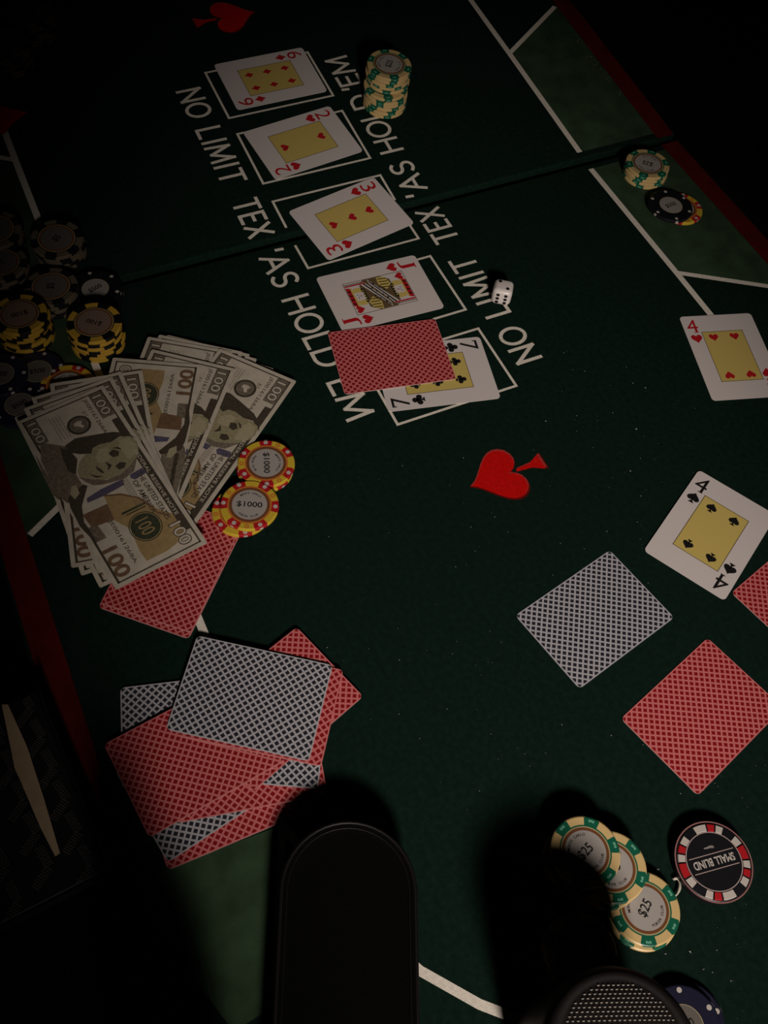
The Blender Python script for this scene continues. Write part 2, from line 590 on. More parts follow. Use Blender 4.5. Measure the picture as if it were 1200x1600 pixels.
def face_card(rank, suit, M, label):
    root = obj('playing_card', CARD_FACE, None, M)
    tag(root, label, 'playing card', 'face-up playing cards')
    ink = INK_R if suit in 'hd' else INK_K
    zt = 0.28
    g = G()
    g.rect(-17.5, -26, 17.5, 26, zt + 0.04, PAPER if rank == 'J' else YEL)
    obj('center_panel', g.mesh('center_panel'), root)
    g = G()
    for x0, y0, x1, y1 in ((-17.8, -26.3, 17.8, -25.8), (-17.8, 25.8, 17.8, 26.3), (-17.8, -26.3, -17.3, 26.3), (17.3, -26.3, 17.8, 26.3)):
        g.rect(x0, y0, x1, y1, zt + 0.07, INK_B)
    obj('panel_frame', g.mesh('panel_frame'), root)
    def pip(x, y, s, flip=False, nm='pip'):
        g = G()
        for pp in SUIT[suit](s):
            if flip:
                pp = [(-a, -b) for a, b in pp]
            g.poly([(x + a, y + b) for a, b in pp], zt + 0.08, ink)
        obj(nm, g.mesh(nm), root)
    for sg in (1, -1):
        g = G()
        g.text(rank, zt + 0.06, ink, h=14.0, w=9.2 if rank != 'J' else 8.4, cx=-23.6 * sg, cy=33.0 * sg, deg=0 if sg > 0 else 180)
        o = obj('index_numeral', g.mesh('index_numeral'), root)
        if rank in '47J':      # small foot serif
            g = G()
            if rank == '4':
                g.rect(-1.8, -0.35, 1.8, 0.35, 0, ink)
                M2 = Matrix.Translation((-21.9 * sg, 26.2 * sg, zt + 0.065))
            elif rank == 'J':
                g.rect(-3.0, -0.45, 3.0, 0.45, 0, ink)
                M2 = Matrix.Translation((-20.6 * sg, 39.6 * sg, zt + 0.065))
            else:
                g.rect(-0.45, -1.6, 0.45, 1.6, 0, ink)
                M2 = Matrix.Translation((-27.8 * sg, 38.2 * sg, zt + 0.065))
            g.xf(M2)
            obj('numeral_serif', g.mesh('numeral_serif'), o)
        pip(-23.6 * sg, 19.0 * sg, 9.8, sg < 0, 'index_pip')
    if rank == 'J':
        court(root, zt, ink)
        return root
    X, Y = 9.0, 17.5
    lay = {'2': [(0, Y, 0), (0, -Y, 1)], '3': [(0, Y, 0), (0, 0, 0), (0, -Y, 1)],
           '4': [(-X, Y + 2, 0), (X, Y + 2, 0), (-X, -Y - 2, 1), (X, -Y - 2, 1)],
           '6': [(-X, Y, 0), (X, Y, 0), (-X, 0, 0), (X, 0, 0), (-X, -Y, 1), (X, -Y, 1)],
           '7': [(-X, Y + 1, 0), (X, Y + 1, 0), (-X, 0, 0), (X, 0, 0), (0, 9, 0), (-X, -Y - 1, 1), (X, -Y - 1, 1)]}[rank]
    for x, y, fl_ in lay:
        pip(x, y, 8.3, bool(fl_))
    return root

def court(root, zt, ink):
    """two-headed court figure: generic patterned robe, face, hair, cap, corner heart"""
    def half(fl_):
        s = -1 if fl_ else 1
        def add(nm, pts, z, m):
            g = G()
            g.poly([(s * a, s * b) for a, b in pts], zt + z, m)
            me = g.mesh(nm)
            fix_up(me)
            obj(nm, me, root)
        add('robe', [(-17.2, 0), (-17.2, 6), (-12, 13), (12, 13.5), (17.2, 9), (17.2, 0)], 0.09, INK_B)
        add('sash', [(-17, -5), (-12, -5), (16, 9), (13, 12)], 0.11, PAPER)
        add('sash_band', [(-15.5, -4.4), (-13.5, -4.6), (14.8, 9.4), (14.0, 10.6)], 0.13, INK_K)
        add('sleeve', [(-17, 3), (-9, 2), (-2, 7), (-6, 12.5), (-15, 10)], 0.115, YEL)
        for k in range(4):
            x = -15 + 3.1 * k
            add('sleeve_stripe', [(x, 3.4), (x + 0.9, 3.2), (x + 1.9, 10.5), (x + 1.0, 10.7)], 0.125, INK_K)
        add('collar', [(-6, 11), (8, 11), (9, 13.8), (-7, 13.8)], 0.135, INK_K)
        for k in range(5):
            add('collar_dot', circ(-4.5 + 2.7 * k, 12.5, 0.7, 8), 0.15, YEL)
        add('hair', [(-9, 13.5), (-3, 13.5), (-3, 21), (-8.5, 20)], 0.12, YEL)
        add('hair', [(5, 13.5), (10.5, 14), (10, 20), (5, 21)], 0.12, YEL)
        add('face', [(-3.4, 13.2), (5, 13.2), (5.4, 21), (-3.6, 21)], 0.14, PAPER)
        add('eye', circ(-0.8, 18.4, 0.55, 8), 0.16, INK_K)
        add('eye', circ(2.9, 18.4, 0.55, 8), 0.16, INK_K)
        add('mouth', [(-0.2, 15.2), (2.3, 15.2), (2.3, 15.7), (-0.2, 15.7)], 0.16, INK_R)
        add('nose', [(0.8, 16.2), (1.5, 16.2), (1.2, 18.8)], 0.16, INK_B)
        add('cap', [(-9.5, 21), (11, 21), (12.5, 25.6), (-8, 25.6)], 0.13, INK_R)
        add('cap_band', [(-9.5, 20.6), (11, 20.6), (11.3, 22), (-9.4, 22)], 0.15, YEL)
        for k in range(4):
            add('cap_stripe', [(-7 + 4.6 * k, 22.4), (-5.6 + 4.6 * k, 22.4), (-4.6 + 4.6 * k, 25.4), (-6.2 + 4.6 * k, 25.4)], 0.15, INK_K)
        add('staff', [(13.2, 8), (14.6, 8), (14.6, 25.6), (13.2, 25.6)], 0.15, INK_R)
        add('staff_edge', [(15.2, 8), (15.8, 8), (15.8, 25.6), (15.2, 25.6)], 0.15, INK_K)
        for k in range(5):
            add('robe_fleck', circ(-6 + 4.2 * k, 1.8 + (k % 2) * 2.6, 0.9, 6), 0.12, INK_K)
        g = G()
        g.poly([(s * (-12.6 + a), s * (21.2 + b)) for a, b in heart(8.0)[0]], zt + 0.16, ink)
        obj('pip', g.mesh('pip'), root)
    half(False)
    half(True)

def back_card(color, M, label, group='face-down playing cards'):
    o = obj('playing_card', CARD_RED if color == 'r' else CARD_BLK, None, M)
    return tag(o, label, 'playing card', group)

Z0 = 0.20
face_card('6', 'd', pose(-185.2, -47.3, Z0, -0.3, M_UP), 'six of diamonds, farthest face-up card beside the tall green chip stack')
face_card('2', 'h', pose(-99.3, -50.0, Z0, 5.7, M_UP), 'two of hearts lying between the six of diamonds and the three of hearts')
face_card('3', 'h', pose(-63.4, 651.6, 3.3, -48.4, None, (31.9, 3.6)), 'three of hearts lying across the fold of the table')
face_card('J', 'h', pose(-28.8, 572.0, Z0, -60.9), 'jack of hearts in the white slot, partly under a red card back')
face_card('7', 'c', pose(23.9, 495.9, Z0, -71.0), 'seven of clubs mostly covered by a red-backed card')
back_card('r', pose(-11.8, 506.4, 1.0, -69.5), 'red-backed card lying over the seven of clubs and the jack')
face_card('4', 'h', pose(259.5, 559.0, Z0, 15.0), 'four of hearts at the right edge of the picture')
face_card('4', 's', pose(232.0, 385.6, 0.8, -29.2), 'four of spades overlapping a red card at the right')
back_card('r', pose(296.5, 349.5, Z0, -43.5), 'red-backed card cut off by the right edge, under the four of spades')
back_card('k', pose(149.4, 306.0, Z0, -46.1), 'black-backed card lying alone on the felt right of centre')
back_card('r', pose(218.8, 248.4, Z0, -42.0), 'red-backed card lying alone above the small blind button')
# heap at lower left, from bottom to top
HP = 'heap of face-down cards'
back_card('r', pose(-69.4, 158.4, 0.3, -59), 'lowest red-backed card of the heap, its edge towards the black case', HP)
back_card('k', pose(-80.6, 165.7, 0.8, -47.5), 'black-backed card peeking from the bottom corner of the card heap', HP)
back_card('k', pose(-93.6, 191.4, 1.2, -74), 'black-backed card peeking out at the left of the heap, in shade', HP)
back_card('r', pose(-60.8, 178.4, 1.7, -71.0), 'red-backed card in the heap just below the black strip', HP)
back_card('k', pose(-60.8, 194.0, 2.2, -86.5), 'black-backed card showing only a strip under the top black card', HP)
back_card('r', pose(-48.6, 212.0, 2.7, -39.5), 'red-backed card whose corner points right out of the heap', HP)
back_card('r', pose(-90.4, 176.1, 3.2, -51.0), 'large red-backed card at the left front of the heap', HP)
back_card('r', pose(-57.0, 212.6, 3.7, -94.0), 'red-backed card peeking out right below the top black card', HP)
back_card('k', pose(-64.3, 214.9, 4.2, -94.4), 'black-backed card on top of the heap', HP)
# pair under the banknotes
back_card('r', pose(-133.2, 297.6, Z0, -11.6), 'lower of two red-backed cards under the banknotes', 'cards under the banknotes')
back_card('r', pose(-133.4, 301.4, 0.6, -10.4), 'upper of two red-backed cards under the banknotes', 'cards under the banknotes')

# ------------------------------------------------------------------ poker chips
CR, CT = 20.0, 3.3
def lathe(prof, n=48):
    vs_, fs_ = [], []
    k = len(prof)
    for i in range(n):
        a = 2 * math.pi * i / n
        for r, z in prof:
            vs_.append((r * math.cos(a), r * math.sin(a), z))
    for i in range(n):
        j = (i + 1) % n
        for q in range(k - 1):
            fs_.append([i * k + q, j * k + q, j * k + q + 1, i * k + q + 1])
    fs_.append([i * k + k - 1 for i in range(n)])
    fs_.append([i * k for i in range(n - 1, -1, -1)])
    return vs_, fs_
PROF = [(19.2, 0), (19.85, 0.35), (20, 0.8), (20, 2.5), (19.85, 2.95), (19.2, 3.3), (14.6, 3.3)]
def body_mesh(nm, m):
    g = G()
    v, f = lathe(PROF)
    return g.add(v, f, m).mesh(nm)
def wedge_mesh(nm, half_top, half_side, m, r_in=15.0, bulge=0.06, n=6):
    """insert: covers the rim of the face, the side and the lower rim"""
    g = G()
    prof = [(r_in, 0 - bulge * 0.3, half_top), (19.2, 0 - bulge * 0.3, half_top), (19.87, 0.33, half_side), (20 + bulge, 0.8, half_side),
            (20 + bulge, 2.5, half_side), (19.9, 2.98, half_side), (19.22, 3.3 + bulge, half_top), (r_in, 3.3 + bulge, half_top)]
    vs_, fs_ = [], []
    k = len(prof)
    for i in range(n + 1):
        for r, z, h in prof:
            a = R(-h + 2 * h * i / n)
            vs_.append((r * math.cos(a), r * math.sin(a), z))
    for i in range(n):
        for q in range(k - 1):
            fs_.append([i * k + q, (i + 1) * k + q, (i + 1) * k + q + 1, i * k + q + 1])
    return g.add(vs_, fs_, m).mesh(nm)
def arc_text(g, string, r, a_mid, h, z, m, inward=False, pitch=None):
    """letters set round the label; inward=True reads along the bottom with tops to the centre"""
    n = len(string)
    pitch = pitch or math.degrees(h * 0.95 / r)
    for i, ch in enumerate(string):
        if ch == ' ':
            continue
        off = (i - (n - 1) / 2) * pitch
        a = a_mid - off if not inward else a_mid + off
        g.text(ch, z, m, h=h, cx=r * math.cos(R(a)), cy=r * math.sin(R(a)), deg=a - 90 if not inward else a + 90, bold=0.02)

KINDS = {}
def chip_kind(kind):
    if kind in KINDS:
        return KINDS[kind]
    K = {'parts': []}
    def put(nm, me, M=None):
        K['parts'].append((nm, me, M))
    side = []
    if kind == '25':
        K['body'] = body_mesh('chip_body_green', GREEN)
        w = wedge_mesh('edge_spot', 16, 20, TAN)
        side = [('edge_spot', w, 60 * i) for i in range(6)]
        pr = G()
        for dx in (-1.1, 0, 1.1):
            pr.poly([(17.0 + (0.5 if dx == 0 else 0), dx - 0.45), (18.4, dx - 0.45), (18.4, dx + 0.45), (17.0, dx + 0.45)], 3.36, MINT)
        pr.add([(20.05, -1.6, 1.2), (20.05, 1.6, 1.2), (20.05, 1.6, 2.1), (20.05, -1.6, 2.1)], [[0, 1, 2, 3]], MINT)
        pm = pr.mesh('edge_print')
        side += [('edge_print', pm, 30 + 60 * i) for i in range(6)]
        rings = [('label_ring', 0, 14.2, 3.34, GOLDR), ('label_band', 0, 13.5, 3.38, BROWN), ('label', 0, 11.9, 3.42, LABEL)]
        txt, tm = '$25', INK_K
    elif kind in ('100', '100g'):
        K['body'] = body_mesh('chip_body_black', CHK)
        w = wedge_mesh('edge_spot', 15, 18, CHGOLD if kind == '100' else mat('chip_tan_shaded', (0.14, 0.11, 0.075), 0.4, 0.4))  # second tan is a shaded copy: low light put into the spot colour
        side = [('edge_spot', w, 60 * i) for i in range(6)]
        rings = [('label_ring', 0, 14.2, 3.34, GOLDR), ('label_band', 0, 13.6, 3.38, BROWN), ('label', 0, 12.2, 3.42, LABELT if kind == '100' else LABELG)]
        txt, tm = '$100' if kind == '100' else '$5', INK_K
    elif kind in ('500', 'navy'):
        K['body'] = body_mesh('chip_body_' + kind, CHK if kind == '500' else CHNAVY)
        dg = G().disc(1.45, 3.36, CHW, 14, 17.2, 0)
        dg.add([(20.05, -1.2, 0.7), (20.05, 1.2, 0.7), (20.05, 1.2, 2.8), (20.05, -1.2, 2.8)], [[0, 1, 2, 3]], CHW)
        dm = dg.mesh('edge_dot')
        side = [('edge_dot', dm, 60 * i + 10) for i in range(6)]
        rings = [('label_ring', 0, 10.4, 3.34, GOLDR), ('label', 0, 10.0, 3.38, mat('chip_label_silver', (0.30, 0.275, 0.25), 0.4, 0.4) if kind == '500' else LABELG)]
        txt, tm = '$500', INK_K
    else:       # 1000
        K['body'] = body_mesh('chip_body_red', CHRED)
        w = wedge_mesh('edge_spot', 15.5, 17, CHYEL, 15.2)
        side = [('edge_spot', w, 30 + 60 * i) for i in range(6)]
        dg = G().disc(1.55, 3.40, CHW, 14, 17.7, 0)
        dg.add([(20.10, -1.3, 0.9), (20.10, 1.3, 0.9), (20.10, 1.3, 2.9), (20.10, -1.3, 2.9)], [[0, 1, 2, 3]], CHW)
        dm = dg.mesh('edge_dot')
        side += [('edge_dot', dm, 60 * i) for i in range(6)]
        og = G().ring(0.8, 1.7, 3.40, CHORG, 10, cx=17.4)
        om = og.mesh('edge_emblem')
        side += [('edge_emblem', om, 30 + 120 * i) for i in range(3)]
        rings = [('label_ring', 0, 15.2, 3.34, CHORG), ('label_band', 0, 14.0, 3.38, BROWN), ('label', 0, 12.0, 3.42, LABEL)]
        txt, tm = '$1000', INK_K
    for nm, me, a in side:
        put(nm, me, Matrix.Rotation(R(a), 4, 'Z'))
    K['side'] = list(K['parts'])
    for nm, r0, r1, z, m in rings:
        put(nm, G().disc(r1, z, m, 40).mesh(nm))
    g = G()
    wdt = {'$25': 9.5, '$100': 12, '$5': 6, '$500': 11, '$1000': 17.5}[txt]
    g.text(txt, 3.47, tm, h=6.4 if txt in ('$25', '$5') else 4.9, w=wdt, bold=0.014)
    put('denomination', g.mesh('denomination'))
    if kind in ('25', '1000'):
        g = G()
        arc_text(g, 'MONTE CARLO', 9.6, 90, 1.5, 3.47, INK_K)
        arc_text(g, 'POKER CLUB', 9.6, 270, 1.5, 3.47, INK_K, True)
        put('rim_lettering', g.mesh('rim_lettering'))
    KINDS[kind] = K
    return K

def chip(kind, M, label, group=None, full=True):
    K = chip_kind(kind)
    o = obj('poker_chip', K['body'], None, M)
    tag(o, label, 'poker chip', group)
    for nm, me, mm in (K['parts'] if full else K['side']):
        obj(nm, me, o, mm)
    return o

ORD = ['second', 'third', 'fourth', 'fifth', 'sixth', 'seventh', 'eighth', 'ninth', 'tenth', 'eleventh', 'twelfth']
def stack(kind, x, y, n, base, label_top, label_rest, group, ang_top, jit=0.7, rnd=None, shift=None):
    rg = random.Random(rnd if rnd is not None else n * 17 + int(x))
    for i in range(n):
        top = i == n - 1
        sx, sy = (shift(i) if shift else (0, 0))
        m = pose(x + sx + (rg.uniform(-jit, jit) if not top else 0), y + sy + (rg.uniform(-jit, jit) if not top else 0),
                 0.15 + i * 3.42, ang_top if top else rg.uniform(0, 360), base)
        chip(kind, m, label_top if top else ORD[n - 2 - i] + ' ' + label_rest, group, full=top)

# tall stack by the six of diamonds; its upper half is shifted a little
stack('25', -129.0, 44.0, 11, M_UP, 'top green and tan $25 chip of the tall stack by the six of diamonds',
      'green chip from the top in the tall stack by the six of diamonds', 'tall green chip stack', -40 + 180,
      0.8, 3, lambda i: (0, 0) if i >= 6 else (7.0 - 0.4 * i, -3.6))
# right-hand pile in the olive box
stack('25', 191.8, 766.8, 4, None, 'top green $25 chip of the short stack by the red table edge',
      'green chip from the top in the short stack by the red table edge', 'short green chip stack', 166, 0.5, 5)
chip('1000', pose(223.5, 726.0, 0.2, 20), 'red and yellow chip peeking from under the black $500 chip', 'chips by the red table edge')
chip('500', pose(213.5, 722.8, 3.7, 35, None, (70, 1.5)), 'black $500 chip with white dots by the red table edge', 'chips by the red table edge')
# $1000 chips beside the banknotes
chip('1000', pose(-97.0, 346.0, 0.95, 50), 'red and yellow chip hidden under the flat $1000 chip', 'red chips by the banknotes')
chip('1000', pose(-91.8, 349.4, 4.4, 5), 'flat red and yellow $1000 chip lying on the red card corner', 'red chips by the banknotes')
chip('1000', pose(-87.8, 384.5, 0.2, 80), 'lower red and yellow chip of the pair tucked under the banknotes', 'red chips by the banknotes')
chip('1000', pose(-87.1, 386.1, 3.65, -78), 'upper $1000 chip of the pair half under the rightmost banknote', 'red chips by the banknotes')
# slumped green pile at lower right
GP = 'slumped green chip pile'
chip('25', pose(139.5, 144.5, 0.2, 15), 'lowest green chip at the back of the slumped pile', GP, False)
chip('25', pose(138.5, 145.5, 3.65, 40), 'second green chip at the back of the slumped pile', GP, False)
chip('25', pose(176.5, 122.0, 0.2, 30), 'bottom green chip at the right of the slumped pile', GP, False)
chip('25', pose(177.0, 124.0, 3.65, 65), 'brightly lit green $25 chip at the right of the slumped pile', GP)
chip('25', pose(153.5, 139.5, 7.1, 10), 'green chip in the middle of the slumped pile', GP, False)
chip('25', pose(156.3, 142.3, 10.55, 15), 'green chip showing only a crescent below the top chip of the pile', GP)
chip('25', pose(140.3, 147.5, 14.0, 50), 'top green $25 chip of the slumped pile, half in shade', GP)
stack('25', 140.0, 96.5, 3, None, 'dim green $25 chip in the shade in front of the mesh dome', 'green chip from the top in the shaded stack before the mesh dome', 'shaded green chips', 78, 0.8, 9)

# black and gold stacks, upper left
stack('100', -232.6, 477.2, 7, None, 'top black and gold $100 chip of the stack above the banknotes', 'black and gold chip from the top in the stack above the banknotes', 'black and gold stack above the banknotes', 172, 0.9, 21)
stack('100', -287.8, 474.8, 7, None, 'top black and gold $100 chip of the stack at the left edge', 'black and gold chip from the top in the stack at the left edge', 'black and gold stack at the left edge', -150, 1.6, 22)
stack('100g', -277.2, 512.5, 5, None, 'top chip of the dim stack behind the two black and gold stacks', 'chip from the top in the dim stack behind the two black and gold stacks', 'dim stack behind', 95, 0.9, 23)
stack('500', -247.0, 523.0, 3, None, 'top black chip of the low dim stack beside the fold, left', 'black chip from the top in the low dim stack beside the fold, left', 'low dim stack', 50, 0.9, 24)
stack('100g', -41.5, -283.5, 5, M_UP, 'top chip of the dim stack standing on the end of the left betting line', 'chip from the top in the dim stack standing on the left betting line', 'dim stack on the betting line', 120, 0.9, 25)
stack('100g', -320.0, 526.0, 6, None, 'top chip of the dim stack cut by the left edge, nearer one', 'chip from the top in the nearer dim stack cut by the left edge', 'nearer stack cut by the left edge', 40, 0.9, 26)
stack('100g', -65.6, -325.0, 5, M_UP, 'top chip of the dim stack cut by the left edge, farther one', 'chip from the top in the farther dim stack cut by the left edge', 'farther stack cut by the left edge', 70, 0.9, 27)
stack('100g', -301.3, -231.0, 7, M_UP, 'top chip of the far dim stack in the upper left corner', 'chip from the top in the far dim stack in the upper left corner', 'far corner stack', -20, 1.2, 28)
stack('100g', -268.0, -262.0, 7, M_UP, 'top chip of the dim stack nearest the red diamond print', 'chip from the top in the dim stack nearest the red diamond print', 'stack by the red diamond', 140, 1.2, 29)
# dotted chips lying loose beside the notes
chip('navy', pose(-268.0, 440.0, 0.2, 20), 'dark dotted chip lying between the left stack and the banknotes', 'loose dotted chips')
chip('navy', pose(-271.0, 408.0, 0.2, 44), 'dark dotted chip lying left of the banknote corner', 'loose dotted chips')
chip('navy', pose(-292.0, 430.0, 3.7, 5), 'dark dotted chip with a brownish label at the left edge', 'loose dotted chips')
chip('1000', pose(-243.0, 431.0, 0.2, 20), 'red chip peeking out behind the rear left banknote', 'red chips by the banknotes')

# ------------------------------------------------------------------ small blind button
def button():
    root = obj('small_blind_button', None, None, pose(217.6, 155.0, 0.15, 0))
    tag(root, 'black SMALL BLIND button with red and white rim blocks, lower right', 'dealer button')
    g = G()
    v, f = lathe([(21.5, 0), (22.6, 0.8), (22.9, 2.0), (22.9, 6.0), (22.3, 7.2), (21.6, 7.6), (16.6, 7.9)], 64)
    obj('body', g.add(v, f, CHK).mesh('button_body'), root)
    g = G()
    g.ring(22.2, 22.95, 7.35, mat('button_rim', (0.30, 0.14, 0.13), 0.3, 0.5), 64)
    obj('outer_ring', g.mesh('outer_ring'), root)
    g = G()
    g.ring(16.2, 16.7, 7.99, mat('button_line', (0.45, 0.34, 0.32), 0.3, 0.5), 64)
    obj('inner_ring', g.mesh('inner_ring'), root)
    seq = [('W', 22), ('R', 12), ('W', 12), ('K', 16), ('W', 14), ('R', 22), ('W', 12), ('R', 12), ('W', 14), ('K', 16)] * 2
    a = 124.0
    for c, w in seq:
        if c != 'K':
            g = G()
            m = CHW if c == 'W' else CHRED
            n = 5
            vs_, fs_ = [], []
            for i in range(n + 1):
                t = R(a - w * i / n)
                for r, z in ((16.9, 7.85), (17.2, 8.35), (20.9, 8.15), (21.3, 7.6)):
                    vs_.append((r * math.cos(t), r * math.sin(t), z))
            for i in range(n):
                for q in range(3):
                    fs_.append([i * 4 + q, i * 4 + q + 1, (i + 1) * 4 + q + 1, (i + 1) * 4 + q])
            me = g.add(vs_, fs_, m).mesh('rim_block')
            fix_up(me)
            obj('rim_block', me, root)
        a -= w + 2.8
    ROT = 202
    g = G()
    g.text('SMALL BLIND', 8.0, CHW, h=4.6, w=26, bold=0.02)
    for y in (4.3, -4.3):
        g.rect(-14.2, y - 0.22, 14.2, y + 0.22, 8.0, mat('button_line', (0.45, 0.34, 0.32), 0.3, 0.5))
    obj('lettering', g.mesh('lettering'), root, Matrix.Rotation(R(ROT), 4, 'Z'))
    g = G()
    pts = [(-3.2 + 0.32 * i, -8.0 + (1.1 * math.sin(i * 1.9) * (1.2 - i * 0.045)) * 0.7) for i in range(20)]
    g.strip(pts, 0.28, 8.0, CHW)
    me = g.mesh('script_mark')
    fix_up(me)
    obj('script_mark', me, root, Matrix.Rotation(R(ROT), 4, 'Z'))
button()

# ------------------------------------------------------------------ die
def die():
    S = 16.0
    g = G()
    g.prism(rrect(S, S, 0.01, 1)[::2] if False else [(-8, -8), (8, -8), (8, 8), (-8, 8)], 0, S, DIEM)
    me = g.mesh('die')
    bm = bmesh.new()
    bm.from_mesh(me)
    bmesh.ops.bevel(bm, geom=list(bm.edges), offset=4.0 * MM, segments=6, affect='EDGES', profile=0.5)
    for f in bm.faces:
        f.smooth = True
    bm.to_mesh(me)
    bm.free()
    root = obj('die', me, None, pose(69.6, 584.5, 0.15, -4))
    tag(root, 'white die showing two on top and six in front', 'die')
    dg = G()
    n = 16
    vs_ = [(0, 0, -0.15)] + [(1.5 * math.cos(2 * math.pi * i / n), 1.5 * math.sin(2 * math.pi * i / n), 0.06) for i in range(n)]
    dg.add(vs_, [[0, 1 + i, 1 + (i + 1) % n] for i in range(n)], INK_K)
    dg.ring(0.0, 1.5, 0.07, INK_K, 16)
    dm = dg.mesh('pip')
    top = [(-3.4, 3.4), (3.4, -3.4)]
    for x, y in top:
        obj('pip', dm, root, Matrix.Translation((x * MM, y * MM, S * MM)))
    for x in (-3.2, 3.2):
        for z in (4.2, 8.0, 11.8):
            obj('pip', dm, root, Matrix.Translation((x * MM, -8 * MM, z * MM)) @ Matrix.Rotation(R(90), 4, 'X'))
    for y, z in ((-3.4, 4.6), (0, 8), (3.4, 11.4)):
        obj('pip', dm, root, Matrix.Translation((8 * MM, y * MM, z * MM)) @ Matrix.Rotation(R(90), 4, 'Y'))
    for y, z in ((-3.4, 4.6), (-3.4, 11.4), (3.4, 11.4), (3.4, 4.6)):
        obj('pip', dm, root, Matrix.Translation((-8 * MM, y * MM, z * MM)) @ Matrix.Rotation(R(-90), 4, 'Y'))
die()

# ------------------------------------------------------------------ banknotes
def note_xy(px, py):
    """layout units of the note face -> millimetres on the note (origin at its centre)"""
    dx, dy = px - 10, py - 232
    det = 590 * (-207) - 535 * 958
    a = (dx * (-207) - 535 * dy) / det
    b = (590 * dy - 958 * dx) / det
    return (-78 + 156 * a, -33 + 66 * b)
def PL(pts):
    q = [note_xy(*t) for t in pts]
    area = sum(q[i][0] * q[(i + 1) % len(q)][1] - q[(i + 1) % len(q)][0] * q[i][1] for i in range(len(q)))
    return q if area > 0 else q[::-1]
NZ = 0.12
PARTS = []
def npart(nm, g):
    PARTS.append((nm, g))
g = G().poly(PL([(540, 690), (640, 680), (760, 715), (850, 780), (960, 820), (1015, 880), (1000, 945), (900, 1010), (780, 1055), (740, 1000), (690, 880), (600, 830), (560, 735)]), NZ + 0.03, N_GOLD)
npart('gold_wash', g)
g = G()
for x0, y0, x1, y1 in ((-75, 28.9, 75, 30.0), (-75, -30.0, 75, -28.4), (-75, -30, -74, 30), (74, -30, 75, 30)):
    g.rect(x0, y0, x1, y1, NZ + 0.05, N_INK)
g.rect(-46, 24.2, 62, 29.0, NZ + 0.06, N_INK)
g.rect(-44, -28.4, -4, -25.6, NZ + 0.06, N_MID)
g.rect(-74, 19.5, -50, 29, NZ + 0.055, N_MID)
g.rect(-74, -29, -51, -20.5, NZ + 0.055, N_MID)
npart('border', g)
g = G()
g.text('FEDERAL RESERVE NOTE', NZ + 0.09, NPAPER, h=2.6, w=62, cx=17, cy=26.6, bold=0.01)
npart('strip_lettering', g)
g = G()
g.text('THE UNITED STATES', NZ + 0.09, N_INK, h=3.6, w=44, cx=26, cy=20.2, bold=0.01)
g.text('OF AMERICA', NZ + 0.09, N_INK, h=3.6, w=30, cx=24, cy=14.6, bold=0.01)
for k in range(3):
    g.text('THIS NOTE IS LEGAL TENDER', NZ + 0.09, N_MID, h=1.1, w=26, cx=16, cy=10.6 - 1.7 * k)
npart('title_lettering', g)
g = G()
g.text('JE00161268A', NZ + 0.09, N_INK, h=3.6, w=35, cx=-55, cy=15.6)
npart('serial_number', g)
g = G().text('JE00161268A', NZ + 0.09, N_INK, h=3.4, w=38, cx=48, cy=-13.6)
npart('serial_number', g)
g = G().text('E5', NZ + 0.09, N_MID, h=2.6, w=5, cx=-60, cy=10.6)
npart('district_code', g)
g = G()
for k in range(4):
    g.text('UNITED STATES FEDERAL SYSTEM', NZ + 0.09, N_MID, h=1.0, w=22, cx=-58, cy=-6.0 - 2.2 * k)
npart('small_print', g)
for nm, cx, cy, h, w, m in (('numeral', -62, 24.4, 6.8, 19, NPAPER), ('numeral', -62, -24.8, 6.4, 19, NPAPER), ('numeral', 62, 21.8, 8.0, 18, NPAPER)):
    g = G()
    g.text('100', NZ + 0.085, N_INK, h=h + 1.3, w=w + 1.5, cx=cx, cy=cy, bold=0.05)
    g.text('100', NZ + 0.10, m, h=h, w=w, cx=cx, cy=cy, bold=0.01)
    npart(nm, g)
g = G()
g.text('100', NZ + 0.10, N_COPPER, h=10.5, w=24, cx=60, cy=-23.4, bold=0.03)
npart('numeral', g)
# round seal on the left
g = G()
sx, sy = note_xy(395, 270)
g.ring(6.2, 8.4, NZ + 0.08, N_INK, 30, cx=sx, cy=sy)
g.ring(5.4, 5.9, NZ + 0.08, N_INK, 30, cx=sx, cy=sy)
g.disc(5.4, NZ + 0.07, N_MID, 24, sx, sy)
g.poly([(sx - 3, sy - 2.6), (sx - 0.4, sy - 3.4), (sx + 0.6, sy - 1), (sx + 3.4, sy + 1), (sx + 2.6, sy + 3), (sx, sy + 1.6), (sx - 2.6, sy + 3.2), (sx - 3.6, sy + 0.6)], NZ + 0.09, NPAPER)
npart('seal', g)
# oval numeral seal on the right
g = G()
sx, sy = note_xy(780, 872)
g.disc(10.5, NZ + 0.08, N_GREEN, 30, sx, sy, 0.92)
g.ring(11.2, 11.9, NZ + 0.08, N_GREEN, 30, cx=sx, cy=sy, sy=0.92)
g.text('100', NZ + 0.10, N_GOLD, h=9.5, w=12.5, cx=sx, cy=sy, bold=0.0)
g.rect(sx - 17.5, sy - 9, sx - 15.8, sy + 9, NZ + 0.08, N_GREEN)
g.rect(sx - 14.6, sy - 7, sx - 13.8, sy + 7, NZ + 0.08, N_GREEN)
npart('treasury_seal', g)
g = G().poly(PL([(415, 790), (560, 737), (600, 825), (470, 862)]), NZ + 0.07, N_COPPER)
npart('inkwell', g)
g = G()
g.poly(PL([(700, 580), (772, 545), (800, 572), (730, 610), (700, 598)]), NZ + 0.08, N_BLUE)
g.poly(PL([(520, 655), (655, 602), (665, 635), (545, 690), (445, 725), (440, 700)]), NZ + 0.08, N_BLUE)
npart('blue_ribbon', g)
